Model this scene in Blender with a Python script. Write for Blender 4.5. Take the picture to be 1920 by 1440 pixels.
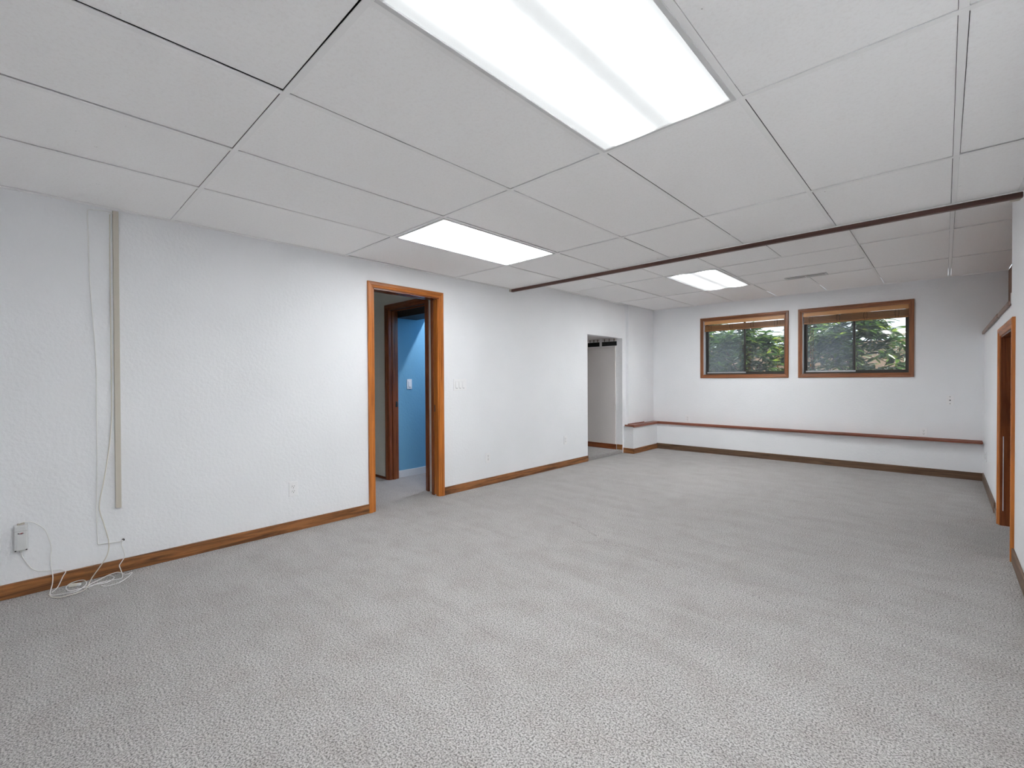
import bpy, bmesh, math, random
from mathutils import Vector, Matrix

random.seed(7)
scene = bpy.context.scene
for o in list(bpy.data.objects):
    bpy.data.objects.remove(o, do_unlink=True)
col = scene.collection

# ------------------------------------------------------------------ camera
FOC, PX, PY = 856.55, 960.0, 720.0                      # pixels of a 1920 x 1440 frame
YAW, PITCH, ROLL = (math.radians(a) for a in (-43.44, -0.6391, -0.3171))
CAM = Vector((3.7696, -1.8883, 1.2046))
FWD = Vector((math.sin(YAW) * math.cos(PITCH), math.cos(YAW) * math.cos(PITCH), math.sin(PITCH)))
R0 = Vector((math.cos(YAW), -math.sin(YAW), 0))
U0 = R0.cross(FWD)
RGT = math.cos(ROLL) * R0 + math.sin(ROLL) * U0
UPV = -math.sin(ROLL) * R0 + math.cos(ROLL) * U0
cd = bpy.data.cameras.new('camera')
cd.sensor_fit = 'HORIZONTAL'
cd.sensor_width = 36.0
cd.lens = FOC / 1920.0 * 36.0
cd.clip_start = 0.05
cam = bpy.data.objects.new('camera', cd)
col.objects.link(cam)
M = Matrix((RGT, UPV, -FWD)).transposed().to_4x4()
M.translation = CAM
cam.matrix_world = M
scene.camera = cam


def on(u, v, axis, val):
    """the point where the line of sight through a pixel meets the plane axis = val"""
    d = FWD + (u - PX) / FOC * RGT - (v - PY) / FOC * UPV
    t = (val - CAM[axis]) / d[axis]
    return CAM + d * t


# ------------------------------------------------------------------ world, sun, exposure
world = bpy.data.worlds.new('world')
scene.world = world
world.use_nodes = True
bg = world.node_tree.nodes['Background']
bg.inputs[0].default_value = (0.80, 0.90, 1.0, 1)
bg.inputs[1].default_value = 0.75
sd = bpy.data.lights.new('sun', 'SUN')
sd.energy = 6.0
sd.angle = math.radians(0.6)
sd.color = (1.0, 0.93, 0.80)
sun = bpy.data.objects.new('sun', sd)
col.objects.link(sun)
sun.rotation_euler = Vector((-0.60, -0.10, -0.79)).to_track_quat('-Z', 'Y').to_euler()
vs = scene.view_settings
vs.view_transform = 'Standard'
vs.look = 'None'
vs.gamma = 1.0
vs.use_curve_mapping = False
vs.exposure = 1.62
scene.cycles.max_bounces = 16
scene.cycles.diffuse_bounces = 10

# strengths of the three fluorescent panels
PANEL_NEAR, PANEL_MID, PANEL_FAR = 26.0, 4.3, 24.0

# ------------------------------------------------------------------ room measures (metres)
H, H2 = 2.2725, 2.390          # front and rear ceiling heights
YB = 5.664                     # window wall
XR = 4.10                      # right wall
YF = -2.9                      # wall behind the camera
YSTEP = 2.06                   # where the ceiling steps up
C1, TW, TL = 0.757, 0.61, 1.22
COLX = [0.0] + [C1 + TW * k for k in range(6)] + [XR]
ROWF = [YF, -2.44, -1.22, 0.0, 1.22, YSTEP]
Y3, Y4 = 3.246, 4.474


# ------------------------------------------------------------------ materials
def new_mat(name):
    m = bpy.data.materials.new(name)
    m.use_nodes = True
    nt = m.node_tree
    return m, nt, nt.nodes['Principled BSDF'], nt.nodes['Material Output']


def plain(name, rgb, rough=0.5, metal=0.0, spec=0.5):
    m, nt, b, _ = new_mat(name)
    b.inputs['Base Color'].default_value = (*rgb, 1)
    b.inputs['Roughness'].default_value = rough
    b.inputs['Metallic'].default_value = metal
    b.inputs['Specular IOR Level'].default_value = spec
    return m


def node(nt, kind, **kw):
    n = nt.nodes.new(kind)
    for k, v in kw.items():
        setattr(n, k, v)
    return n


def coords(nt, scale=(1, 1, 1), per_object=False):
    tc = node(nt, 'ShaderNodeTexCoord')
    mp = node(nt, 'ShaderNodeMapping')
    mp.inputs['Scale'].default_value = scale
    nt.links.new(tc.outputs['Object'], mp.inputs['Vector'])
    if per_object:
        oi = node(nt, 'ShaderNodeObjectInfo')
        mu = node(nt, 'ShaderNodeMath', operation='MULTIPLY')
        mu.inputs[1].default_value = 37.0
        nt.links.new(oi.outputs['Random'], mu.inputs[0])
        nt.links.new(mu.outputs[0], mp.inputs['Location'])
    return mp.outputs['Vector']


def noise(nt, vec, scale, detail=2.0, rough=0.5, dist=0.0):
    n = node(nt, 'ShaderNodeTexNoise')
    n.inputs['Scale'].default_value = scale
    n.inputs['Detail'].default_value = detail
    n.inputs['Roughness'].default_value = rough
    n.inputs['Distortion'].default_value = dist
    nt.links.new(vec, n.inputs['Vector'])
    return n.outputs['Fac']


def ramp(nt, fac, stops):
    r = node(nt, 'ShaderNodeValToRGB')
    e = r.color_ramp.elements
    while len(e) < len(stops):
        e.new(0.5)
    for el, (p, c) in zip(e, stops):
        el.position = p
        el.color = (*c, 1)
    nt.links.new(fac, r.inputs[0])
    return r.outputs[0]


def mix(nt, a, b, fac, mode='MIX'):
    n = node(nt, 'ShaderNodeMix', data_type='RGBA', blend_type=mode)
    for sock, v in ((n.inputs[0], fac), (n.inputs[6], a), (n.inputs[7], b)):
        if hasattr(v, 'links'):
            nt.links.new(v, sock)
        else:
            sock.default_value = v if not isinstance(v, tuple) else (*v, 1)
    return n.outputs[2]


def bump(nt, b, height, strength, dist):
    n = node(nt, 'ShaderNodeBump')
    n.inputs['Strength'].default_value = strength
    n.inputs['Distance'].default_value = dist
    nt.links.new(height, n.inputs['Height'])
    nt.links.new(n.outputs[0], b.inputs['Normal'])


def painted(name, rgb, bump_scale=48.0, strength=0.6, rough=0.55, var=0.03):
    m, nt, b, _ = new_mat(name)
    v = coords(nt)
    lo = tuple(c * (1 - var) for c in rgb)
    f = noise(nt, v, 2.3, 4)
    nt.links.new(ramp(nt, f, [(0.3, lo), (0.7, rgb)]), b.inputs['Base Color'])
    h = noise(nt, v, bump_scale, 3, 0.55)
    bump(nt, b, h, strength, 0.004)
    b.inputs['Roughness'].default_value = rough
    b.inputs['Specular IOR Level'].default_value = 0.3
    return m


def wood(name, dark, light, axis, rough=0.32, streak=38.0, knots=True):
    """varnished wood, grain running along the given axis (0, 1, 2)"""
    m, nt, b, _ = new_mat(name)
    s = [1.0, 1.0, 1.0]
    s[axis] = 0.06
    v = coords(nt, tuple(s), per_object=True)
    f1 = noise(nt, v, streak, 5, 0.62, 0.6)
    s2 = [1.0, 1.0, 1.0]
    s2[axis] = 0.22
    v2 = coords(nt, tuple(s2), per_object=True)
    f2 = noise(nt, v2, 9.0, 2, 0.5, 1.4)
    w = node(nt, 'ShaderNodeMath', operation='SINE')
    mu = node(nt, 'ShaderNodeMath', operation='MULTIPLY')
    mu.inputs[1].default_value = 46.0
    nt.links.new(f2, mu.inputs[0])
    nt.links.new(mu.outputs[0], w.inputs[0])
    c1 = ramp(nt, f1, [(0.33, dark), (0.62, light)])
    c2 = ramp(nt, w.outputs[0], [(0.0, tuple(c * 0.62 for c in light)), (0.55, light)])
    c = mix(nt, c1, c2, 0.45, 'MULTIPLY') if knots else c1
    g = node(nt, 'ShaderNodeGamma')
    g.inputs[1].default_value = 0.9
    nt.links.new(c, g.inputs[0])
    nt.links.new(g.outputs[0], b.inputs['Base Color'])
    b.inputs['Roughness'].default_value = rough
    bump(nt, b, f1, 0.12, 0.001)
    return m


def carpet_mat():
    m, nt, b, _ = new_mat('grey_carpet')
    v = coords(nt)
    tuft = noise(nt, v, 150.0, 2.5, 0.65)
    fine = noise(nt, v, 420.0, 1.5, 0.6)
    mx = node(nt, 'ShaderNodeMath', operation='MULTIPLY_ADD')
    nt.links.new(fine, mx.inputs[0])
    mx.inputs[1].default_value = 0.35
    nt.links.new(tuft, mx.inputs[2])
    c1 = ramp(nt, mx.outputs[0], [(0.50, (0.075, 0.069, 0.065)), (0.64, (0.32, 0.306, 0.295)), (0.79, (0.57, 0.552, 0.538))])
    # nap lying one way or the other in vacuumed sweeps
    tc = node(nt, 'ShaderNodeTexCoord')
    mp = node(nt, 'ShaderNodeMapping')
    mp.inputs['Rotation'].default_value = (0, 0, math.radians(28))
    mp.inputs['Scale'].default_value = (0.55, 3.2, 1)
    nt.links.new(tc.outputs['Object'], mp.inputs['Vector'])
    sweep = noise(nt, mp.outputs[0], 2.2, 4, 0.6, 0.8)
    c2 = ramp(nt, sweep, [(0.35, (0.91, 0.90, 0.90)), (0.62, (1.0, 1.0, 1.0))])
    c = mix(nt, c1, c2, 1.0, 'MULTIPLY')
    patch = noise(nt, v, 5.5, 3, 0.6)
    c3 = ramp(nt, patch, [(0.36, (0.90, 0.87, 0.86)), (0.55, (1, 1, 1))])
    c = mix(nt, c, c3, 0.7, 'MULTIPLY')
    nt.links.new(c, b.inputs['Base Color'])
    b.inputs['Roughness'].default_value = 0.95
    b.inputs['Specular IOR Level'].default_value = 0.05
    b.inputs['Sheen Weight'].default_value = 0.25
    bump(nt, b, mx.outputs[0], 0.75, 0.008)
    return m


def tile_mat():
    m, nt, b, _ = new_mat('ceiling_tile_board')
    v = coords(nt, per_object=True)
    spk = noise(nt, v, 85.0, 4, 0.7)
    pin = noise(nt, v, 24.0, 3, 0.75)
    base = ramp(nt, spk, [(0.36, (0.92, 0.91, 0.905)), (0.52, (0.96, 0.955, 0.952))])
    dk = ramp(nt, pin, [(0.235, (0.35, 0.33, 0.31)), (0.262, (1, 1, 1))])
    nt.links.new(mix(nt, base, dk, 1.0, 'MULTIPLY'), b.inputs['Base Color'])
    b.inputs['Roughness'].default_value = 0.9
    b.inputs['Specular IOR Level'].default_value = 0.15
    bump(nt, b, spk, 0.3, 0.002)
    return m


def panel_mat(name, strength, lo, tubes, width):
    """prismatic diffuser, brighter below its fluorescent tubes (local x of the tubes)"""
    m, nt, b, out = new_mat(name)
    tc = node(nt, 'ShaderNodeTexCoord')
    sp = node(nt, 'ShaderNodeSeparateXYZ')
    nt.links.new(tc.outputs['Object'], sp.inputs[0])
    acc = None
    for t in tubes:
        d = node(nt, 'ShaderNodeMath', operation='SUBTRACT')
        nt.links.new(sp.outputs[0], d.inputs[0])
        d.inputs[1].default_value = t
        q = node(nt, 'ShaderNodeMath', operation='MULTIPLY')
        nt.links.new(d.outputs[0], q.inputs[0])
        nt.links.new(d.outputs[0], q.inputs[1])
        g = node(nt, 'ShaderNodeMath', operation='MULTIPLY')
        nt.links.new(q.outputs[0], g.inputs[0])
        g.inputs[1].default_value = -1.0 / (width * width)
        e = node(nt, 'ShaderNodeMath', operation='EXPONENT')
        nt.links.new(g.outputs[0], e.inputs[0])
        if acc is None:
            acc = e.outputs[0]
        else:
            a = node(nt, 'ShaderNodeMath', operation='ADD')
            nt.links.new(acc, a.inputs[0])
            nt.links.new(e.outputs[0], a.inputs[1])
            acc = a.outputs[0]
    mr = node(nt, 'ShaderNodeMapRange')
    mr.inputs['To Min'].default_value = strength * lo
    mr.inputs['To Max'].default_value = strength
    nt.links.new(acc, mr.inputs['Value'])
    b.inputs['Base Color'].default_value = (0.45, 0.47, 0.47, 1)
    b.inputs['Roughness'].default_value = 0.3
    b.inputs['Emission Color'].default_value = (0.955, 0.985, 1.0, 1)
    nt.links.new(mr.outputs[0], b.inputs['Emission Strength'])
    # prism texture of the lens
    ck = node(nt, 'ShaderNodeTexChecker')
    ck.inputs['Scale'].default_value = 160
    nt.links.new(tc.outputs['Object'], ck.inputs['Vector'])
    bump(nt, b, ck.outputs['Fac'], 0.4, 0.002)
    return m


def glass_mat(name, haze):
    m, nt, b, out = new_mat(name)
    nt.nodes.remove(b)
    tr = node(nt, 'ShaderNodeBsdfTransparent')
    tr.inputs[0].default_value = (0.93, 0.95, 0.94, 1)
    df = node(nt, 'ShaderNodeBsdfTranslucent')
    df.inputs[0].default_value = (0.82, 0.9, 1.0, 1)
    gl = node(nt, 'ShaderNodeBsdfGlossy')
    gl.inputs['Roughness'].default_value = 0.02
    tc = node(nt, 'ShaderNodeTexCoord')
    f = noise(nt, tc.outputs['Object'], 1.6, 3)
    mr = node(nt, 'ShaderNodeMapRange')
    mr.inputs['From Min'].default_value = 0.3
    mr.inputs['From Max'].default_value = 0.7
    mr.inputs['To Min'].default_value = haze * 0.5
    mr.inputs['To Max'].default_value = haze * 1.5
    nt.links.new(f, mr.inputs['Value'])
    m1 = node(nt, 'ShaderNodeMixShader')
    nt.links.new(mr.outputs[0], m1.inputs[0])
    nt.links.new(tr.outputs[0], m1.inputs[1])
    nt.links.new(df.outputs[0], m1.inputs[2])
    m2 = node(nt, 'ShaderNodeMixShader')
    m2.inputs[0].default_value = 0.04
    nt.links.new(m1.outputs[0], m2.inputs[1])
    nt.links.new(gl.outputs[0], m2.inputs[2])
    nt.links.new(m2.outputs[0], out.inputs['Surface'])
    return m


def leaf_mat(name, rgb):
    m, nt, b, out = new_mat(name)
    oi = node(nt, 'ShaderNodeTexCoord')
    f = noise(nt, oi.outputs['Object'], 6.0, 2)
    nt.links.new(ramp(nt, f, [(0.3, tuple(c * 0.6 for c in rgb)), (0.7, rgb)]), b.inputs['Base Color'])
    b.inputs['Roughness'].default_value = 0.35
    tl = node(nt, 'ShaderNodeBsdfTranslucent')
    tl.inputs[0].default_value = (rgb[0] * 2.2, rgb[1] * 2.0, rgb[2] * 1.0, 1)
    mx = node(nt, 'ShaderNodeMixShader')
    mx.inputs[0].default_value = 0.35
    nt.links.new(b.outputs[0], mx.inputs[1])
    nt.links.new(tl.outputs[0], mx.inputs[2])
    nt.links.new(mx.outputs[0], out.inputs['Surface'])
    return m


WALL = painted('white_wall_paint', (0.835, 0.845, 0.865))
WALL_HALL = painted('cream_hall_paint', (0.86, 0.845, 0.78))
WALL_ALC = painted('grey_alcove_paint', (0.70, 0.67, 0.66))
WALL_BLUE = painted('blue_wall_paint', (0.17, 0.40, 0.58))
WHITE = plain('white_plastic', (0.84, 0.84, 0.85), 0.35)
WHITE_METAL = plain('white_enamel', (0.66, 0.66, 0.66), 0.4)
GRID = plain('white_grid_metal', (0.90, 0.895, 0.89), 0.45)
DARKGAP = plain('dark_plenum', (0.05, 0.045, 0.04), 0.9)
BEIGE = plain('beige_paint', (0.56, 0.52, 0.45), 0.55)
CORDM = plain('ivory_cord', (0.70, 0.67, 0.60), 0.45)
CORDW = plain('white_cord', (0.80, 0.80, 0.79), 0.45)
BLACK = plain('black_void', (0.012, 0.012, 0.012), 0.8)
SLOT = plain('socket_slot', (0.04, 0.04, 0.04), 0.7)
BRONZE = plain('dark_bronze_aluminium', (0.06, 0.055, 0.05), 0.35, 0.6)
ALU = plain('dull_aluminium', (0.52, 0.54, 0.56), 0.4, 0.7)
LINER = plain('white_window_liner', (0.62, 0.64, 0.68), 0.5)
STEEL = plain('latch_steel', (0.12, 0.11, 0.09), 0.35, 0.8)
RED = plain('red_print', (0.55, 0.04, 0.05), 0.5)
INK = plain('black_print', (0.03, 0.03, 0.035), 0.5)
CARPET = carpet_mat()
TILE = tile_mat()
OAK_D, OAK_L = (0.085, 0.029, 0.008), (0.46, 0.19, 0.058)
OAK = [wood('oak_baseboard_%s' % 'xyz'[a], OAK_D, OAK_L, a, 0.4) for a in range(3)]
WALN = [wood('walnut_baseboard_%s' % 'xyz'[a], (0.075, 0.037, 0.018), (0.21, 0.115, 0.06), a, 0.45) for a in range(3)]
FIR = [wood('orange_fir_casing_%s' % 'xyz'[a], (0.26, 0.064, 0.008), (0.54, 0.158, 0.023), a, 0.32, 26.0, False) for a in range(3)]
CHERRY = [wood('dark_red_casing_%s' % 'xyz'[a], (0.09, 0.019, 0.006), (0.24, 0.06, 0.017), a, 0.25, 26.0, False) for a in range(3)]
WINW = [wood('window_casing_%s' % 'xyz'[a], (0.12, 0.036, 0.012), (0.26, 0.083, 0.026), a, 0.3, 30.0, False) for a in range(3)]
LEDGE = [wood('mahogany_ledge_%s' % 'xyz'[a], (0.11, 0.028, 0.014), (0.26, 0.075, 0.042), a, 0.35, 30.0, False) for a in range(3)]
SLATW = wood('blind_slat', (0.18, 0.068, 0.018), (0.31, 0.125, 0.036), 0, 0.4, 30.0, False)
VALW = wood('blind_valance', (0.45, 0.195, 0.062), (0.58, 0.275, 0.095), 0, 0.4, 30.0, False)


# ------------------------------------------------------------------ builders
def link(o, parent=None):
    col.objects.link(o)
    if parent is not None:
        o.parent = parent
    return o


def tag(o, label=None, cat=None, group=None, kind=None):
    if label:
        o['label'] = label
    if cat:
        o['category'] = cat
    if group:
        o['group'] = group
    if kind:
        o['kind'] = kind
    return o


def empty(name, loc=(0, 0, 0), rz=0.0):
    o = bpy.data.objects.new(name, None)
    o.location = loc
    o.rotation_euler = (0, 0, rz)
    o.empty_display_size = 0.1
    return link(o)


def mesh_obj(name, verts, faces, mat, parent=None, loc=(0, 0, 0), smooth=False):
    me = bpy.data.meshes.new(name)
    me.from_pydata([tuple(v) for v in verts], [], faces)
    me.materials.append(mat)
    bm = bmesh.new()
    bm.from_mesh(me)
    bmesh.ops.recalc_face_normals(bm, faces=bm.faces)
    if smooth:
        for f in bm.faces:
            f.smooth = True
    bm.to_mesh(me)
    bm.free()
    o = bpy.data.objects.new(name, me)
    o.location = loc
    return link(o, parent)


def bm_box(bm, lo, hi):
    lo, hi = Vector(lo), Vector(hi)
    r = bmesh.ops.create_cube(bm, size=1.0)
    for v in r['verts']:
        v.co = Vector(((v.co.x + .5) * (hi.x - lo.x) + lo.x, (v.co.y + .5) * (hi.y - lo.y) + lo.y, (v.co.z + .5) * (hi.z - lo.z) + lo.z))
    return r['verts']


def box(name, lo, hi, mat, parent=None, bevel=0.0, seg=2, base=None):
    """a box given by world corners; the object's origin is the box centre (minus the parent's place)"""
    lo = Vector([min(a, b) for a, b in zip(lo, hi)]), Vector([max(a, b) for a, b in zip(lo, hi)])
    lo, hi = lo
    c = (lo + hi) / 2
    bm = bmesh.new()
    bm_box(bm, lo - c, hi - c)
    if bevel > 0:
        bmesh.ops.bevel(bm, geom=bm.edges[:], offset=bevel, segments=seg, affect='EDGES', profile=0.5)
    me = bpy.data.meshes.new(name)
    bm.to_mesh(me)
    bm.free()
    me.materials.append(mat)
    o = bpy.data.objects.new(name, me)
    p = Vector(parent_loc(parent))
    o.location = c - p
    return link(o, parent)


def parent_loc(p):
    v = Vector((0, 0, 0))
    while p is not None:
        v += Vector(p.location)
        p = p.parent
    return v


def prism(name, outline, axis, a, b, mat, parent=None):
    """extrude a 2D outline (the two axes other than `axis`, in order) from a to b along axis; world coordinates"""
    n = len(outline)
    vs_ = []
    for t in (a, b):
        for p in outline:
            q = list(p)
            q.insert(axis, t)
            vs_.append(Vector(q))
    c = sum(vs_, Vector()) / len(vs_)
    faces = [list(range(n)), list(range(2 * n - 1, n - 1, -1))]
    for i in range(n):
        j = (i + 1) % n
        faces.append([i, j, n + j, n + i])
    return mesh_obj(name, [v - c for v in vs_], faces, mat, parent, c - parent_loc(parent))


def wall_grid(name, axis, t0, t1, us, vs_, holes, mat, parent=None):
    """a slab from t0 to t1 along axis; us, vs_ break points along the other two axes; holes = list of (u0,u1,v0,v1)"""
    us, vs_ = sorted(set(us)), sorted(set(vs_))
    nu, nv = len(us) - 1, len(vs_) - 1

    def solid(i, j):
        if i < 0 or j < 0 or i >= nu or j >= nv:
            return False
        cu, cv = (us[i] + us[i + 1]) / 2, (vs_[j] + vs_[j + 1]) / 2
        return not any(h[0] < cu < h[1] and h[2] < cv < h[3] for h in holes)
    vid, verts, faces = {}, [], []

    def V(i, j, k):
        if (i, j, k) not in vid:
            q = [us[i], vs_[j]]
            q.insert(axis, (t0, t1)[k])
            vid[(i, j, k)] = len(verts)
            verts.append(q)
        return vid[(i, j, k)]
    for i in range(nu):
        for j in range(nv):
            if not solid(i, j):
                continue
            for k in (0, 1):
                faces.append([V(i, j, k), V(i + 1, j, k), V(i + 1, j + 1, k), V(i, j + 1, k)])
            for (di, dj, a, b) in ((-1, 0, (i, j), (i, j + 1)), (1, 0, (i + 1, j), (i + 1, j + 1)), (0, -1, (i, j), (i + 1, j)), (0, 1, (i, j + 1), (i + 1, j + 1))):
                if not solid(i + di, j + dj):
                    faces.append([V(*a, 0), V(*b, 0), V(*b, 1), V(*a, 1)])
    o = mesh_obj(name, verts, faces, mat, parent)
    return o


def catmull(pts, n=6):
    P = [Vector(p) for p in pts]
    P = [P[0] * 2 - P[1]] + P + [P[-1] * 2 - P[-2]]
    out = []
    for i in range(1, len(P) - 2):
        p0, p1, p2, p3 = P[i - 1:i + 3]
        for k in range(n):
            t = k / n
            out.append(0.5 * ((2 * p1) + (p2 - p0) * t + (2 * p0 - 5 * p1 + 4 * p2 - p3) * t * t + (3 * p1 - p0 - 3 * p2 + p3) * t ** 3))
    out.append(P[-2])
    return out


def tube(name, pts, r, mat, parent=None, n=6, sides=7):
    P = catmull(pts, n)
    c = P[0].copy()
    verts, faces = [], []
    up = Vector((0.13, 0.21, 0.97))
    for i, p in enumerate(P):
        d = (P[min(i + 1, len(P) - 1)] - P[max(i - 1, 0)])
        d = d.normalized() if d.length > 1e-9 else Vector((0, 0, 1))
        if abs(d.dot(up)) > 0.98:
            up = Vector((1, 0, 0))
        a = d.cross(up).normalized()
        up = a.cross(d).normalized()
        for s in range(sides):
            t = 2 * math.pi * s / sides
            verts.append(p - c + (a * math.cos(t) + up * math.sin(t)) * r)
    for i in range(len(P) - 1):
        for s in range(sides):
            t = (s + 1) % sides
            faces.append([i * sides + s, i * sides + t, (i + 1) * sides + t, (i + 1) * sides + s])
    faces.append(list(range(sides)))
    faces.append(list(range(len(verts) - 1, len(verts) - sides - 1, -1)))
    return mesh_obj(name, verts, faces, mat, parent, c - parent_loc(parent), smooth=True)


def copy_tree(o, parent=None):
    c = o.copy()
    link(c, parent)
    for ch in o.children:
        copy_tree(ch, c)
    return c


# ------------------------------------------------------------------ the setting: floor
fl = mesh_obj('floor', [(-2.3, YF, 0), (XR + 0.9, YF, 0), (XR + 0.9, YB, 0), (-2.3, YB, 0)], [[0, 1, 2, 3]], CARPET)
tag(fl, 'light grey carpet with vacuumed sweeps covering the whole room', kind='structure')
# the seam where two widths of carpet meet
s0, s1 = on(1030, 955, 2, 0), on(1460, 1136, 2, 0)
sm = catmull([s0, on(1140, 1016, 2, 0), on(1230, 1050, 2, 0), on(1295, 1072, 2, 0), s1], 10)
sv, sf = [], []
for i, p in enumerate(sm):
    w_ = 0.006 + 0.003 * math.sin(i * 1.7)
    sv += [(p.x, p.y - w_, 0.0006), (p.x, p.y, 0.0026), (p.x, p.y + w_ * 0.4, 0.0004)]
for i in range(len(sm) - 1):
    for k in (0, 1):
        a = i * 3 + k
        sf.append([a, a + 1, a + 4, a + 3])
mesh_obj('carpet_seam', sv, sf, CARPET, fl)

# ------------------------------------------------------------------ walls
D1 = (0.257, 1.005, 0.0, 2.042)        # left doorway, clear opening (y, z)
O2 = (3.69, 4.68, 0.0, 1.848)          # plain opening near the far corner
wl = wall_grid('wall_left', 0, -0.12, 0.0, [YF, D1[0], D1[1], O2[0], O2[1], YB + 0.25], [0.0, D1[3], O2[3], H2 + 0.02],
               [D1, O2], WALL)
tag(wl, 'long white wall with a wood framed doorway and a plain opening', kind='structure')
box('corner_pilaster', (0.0, 4.79, 0.44), (0.05, YB, H2), WALL, wl)

W1 = (0.915, 2.092, 1.248, 2.124)
W2 = (2.297, 3.455, 1.248, 2.124)
wb = wall_grid('wall_back', 1, YB, YB + 0.24, [-0.12, W1[0], W1[1], W2[0], W2[1], XR + 0.45], [0.0, W1[2], W1[3], H2 + 0.02],
               [W1, W2], WALL)
tag(wb, 'white end wall with two high basement windows', kind='structure')
# thicker lower half of the two walls in the far corner
YLL, YLR, XLL = 5.54, 5.645, 0.172
ZL = 0.435
lowb = mesh_obj('lower_wall', [(XLL - .1, YLL, 0), (XR, YLR, 0), (XR, YB + .05, 0), (XLL - .1, YB + .05, 0),
                               (XLL - .1, YLL, ZL), (XR, YLR, ZL), (XR, YB + .05, ZL), (XLL - .1, YB + .05, ZL)],
                [[0, 1, 2, 3], [4, 5, 6, 7], [0, 1, 5, 4], [1, 2, 6, 5], [2, 3, 7, 6], [3, 0, 4, 7]], WALL, wb)
box('lower_wall', (-0.01, 4.715, 0.0), (XLL, YB, ZL), WALL, wl)

D2 = (2.53, 3.505, 0.0, 1.53)          # low closet doorway in the right wall (y, z)
YREC, ZREC = 2.72, 1.70                # recess above the lower part of the right wall
wr = wall_grid('wall_right', 0, XR, XR + 0.11, [YF, D2[0], YREC, D2[1], YB], [0.0, D2[3], ZREC, H2 + 0.02],
               [D2, (YREC, YB, ZREC, 9)], WALL)
tag(wr, 'white side wall with a low closet doorway and a ledge above', kind='structure')
REC = wood('recess_panelling', (0.12, 0.045, 0.02), (0.20, 0.08, 0.036), 2, 0.45, 20.0, False)
wrr = empty('wall_recess', (XR + 0.30, YREC, ZREC))
tag(wrr, 'dark wood panelled recess above the low closet wall', kind='structure')
yy = YREC
while yy < YB - 0.01:
    y2 = min(yy + 0.203, YB)
    box('panel', (XR + 0.185, yy + 0.002, ZREC), (XR + 0.205, y2 - 0.002, H2), REC, wrr, 0.002, 1)
    yy = y2
box('backing', (XR + 0.204, YREC - .1, ZREC - .1), (XR + 0.30, YB, H2), DARKGAP, wrr)
box('recess_floor', (XR + 0.09, YREC - .05, ZREC - 0.06), (XR + 0.30, YB, ZREC - 0.002), WALL, wrr)
box('recess_end', (XR + 0.10, YREC - 0.08, ZREC), (XR + 0.30, YREC, H2), WALL, wrr)

wf = box('wall_front', (-0.12, YF - 0.1, 0.0), (XR + 0.11, YF, H2), WALL)
tag(wf, 'white wall behind the viewer', kind='structure')


# ------------------------------------------------------------------ ceiling: grid, tiles
def ceiling(name, label, z, rows, x0, x1, cells, skip, mains, top_dark=0.035):
    """cells = list of (xa, xb, ya, yb); mains = y of the main runners"""
    root = empty(name, (0, 0, z))
    tag(root, label, kind='structure')
    ya, yb = rows[0], rows[-1]
    box('plenum', (x0 - 0.05, ya - 0.05, z + 0.10), (x1 + 0.3, yb, z + 0.14), DARKGAP, root)
    return root


def tile_piece(root, xa, xb, ya, yb, z, gap=None, rot=0.0, drop=0.0):
    """one lay-in board, a few millimetres smaller than its cell"""
    g = gap or (random.uniform(.0006, .0030), random.uniform(.0004, .0020), random.uniform(.0006, .0030), random.uniform(.0004, .0020))
    xa, xb, ya, yb = xa + g[0], xb - g[1], ya + g[2], yb - g[3]
    key = (round(xb - xa, 4), round(yb - ya, 4))
    w, l = (xb - xa) / 2, (yb - ya) / 2
    bm = bmesh.new()
    bm_box(bm, (-w, -l, 0), (w, l, 0.014))
    me = bpy.data.meshes.new('ceiling_tile')
    bm.to_mesh(me)
    bm.free()
    me.materials.append(TILE)
    o = bpy.data.objects.new('ceiling_tile', me)
    o.location = ((xa + xb) / 2, (ya + yb) / 2, z + 0.0035 + random.uniform(0, 0.0015) - drop - root.location.z)
    o.rotation_euler = (random.uniform(-.0008, .0008), random.uniform(-.0012, .0012), rot)
    return link(o, root)


TB = 0.0115   # half width of a grid bar's face
cf = ceiling('ceiling', 'white lay-in panel ceiling of the near part of the room', H, ROWF, 0, XR, [], [], [])
# wall angles and bars of the front ceiling
box('wall_angle', (0.0, YF, H - 0.001), (0.030, YSTEP, H + 0.004), GRID, cf)
box('wall_angle', (XR - 0.025, YF, H - 0.001), (XR, YSTEP, H + 0.004), GRID, cf)
for y in ROWF[1:-1]:
    box('grid_runner', (0.0, y - TB, H - 0.0005), (XR, y + TB, H + 0.003), GRID, cf)
for c in COLX[1:-1]:
    for a, b in zip(ROWF[:-1], ROWF[1:]):
        box('grid_bar', (c - TB, a + TB, H), (c + TB, b - TB, H + 0.0028), GRID, cf)
LIGHT_CELLS = {(4, 2), (1, 3)}      # (column index, row index) taken by the fluorescent fixtures
for ri, (a, b) in enumerate(zip(ROWF[:-1], ROWF[1:])):
    for ci, (c, d) in enumerate(zip(COLX[:-1], COLX[1:])):
        if (ci, ri) in LIGHT_CELLS:
            continue
        xa = c + (0.030 if ci == 0 else TB)
        xb = d - (0.025 if ci == 6 else TB)
        ya, yb = a + TB, b - (TB if ri < 4 else -0.0)
        kw = {}
        if (ci, ri) == (3, 1):
            kw = dict(gap=(.005, .004, .002, .004), rot=-0.004)
        if (ci, ri) == (0, 3):
            kw = dict(gap=(.009, .001, .003, .004), rot=0.008)
        tile_piece(cf, xa, xb, ya, yb, H, **kw)

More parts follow.
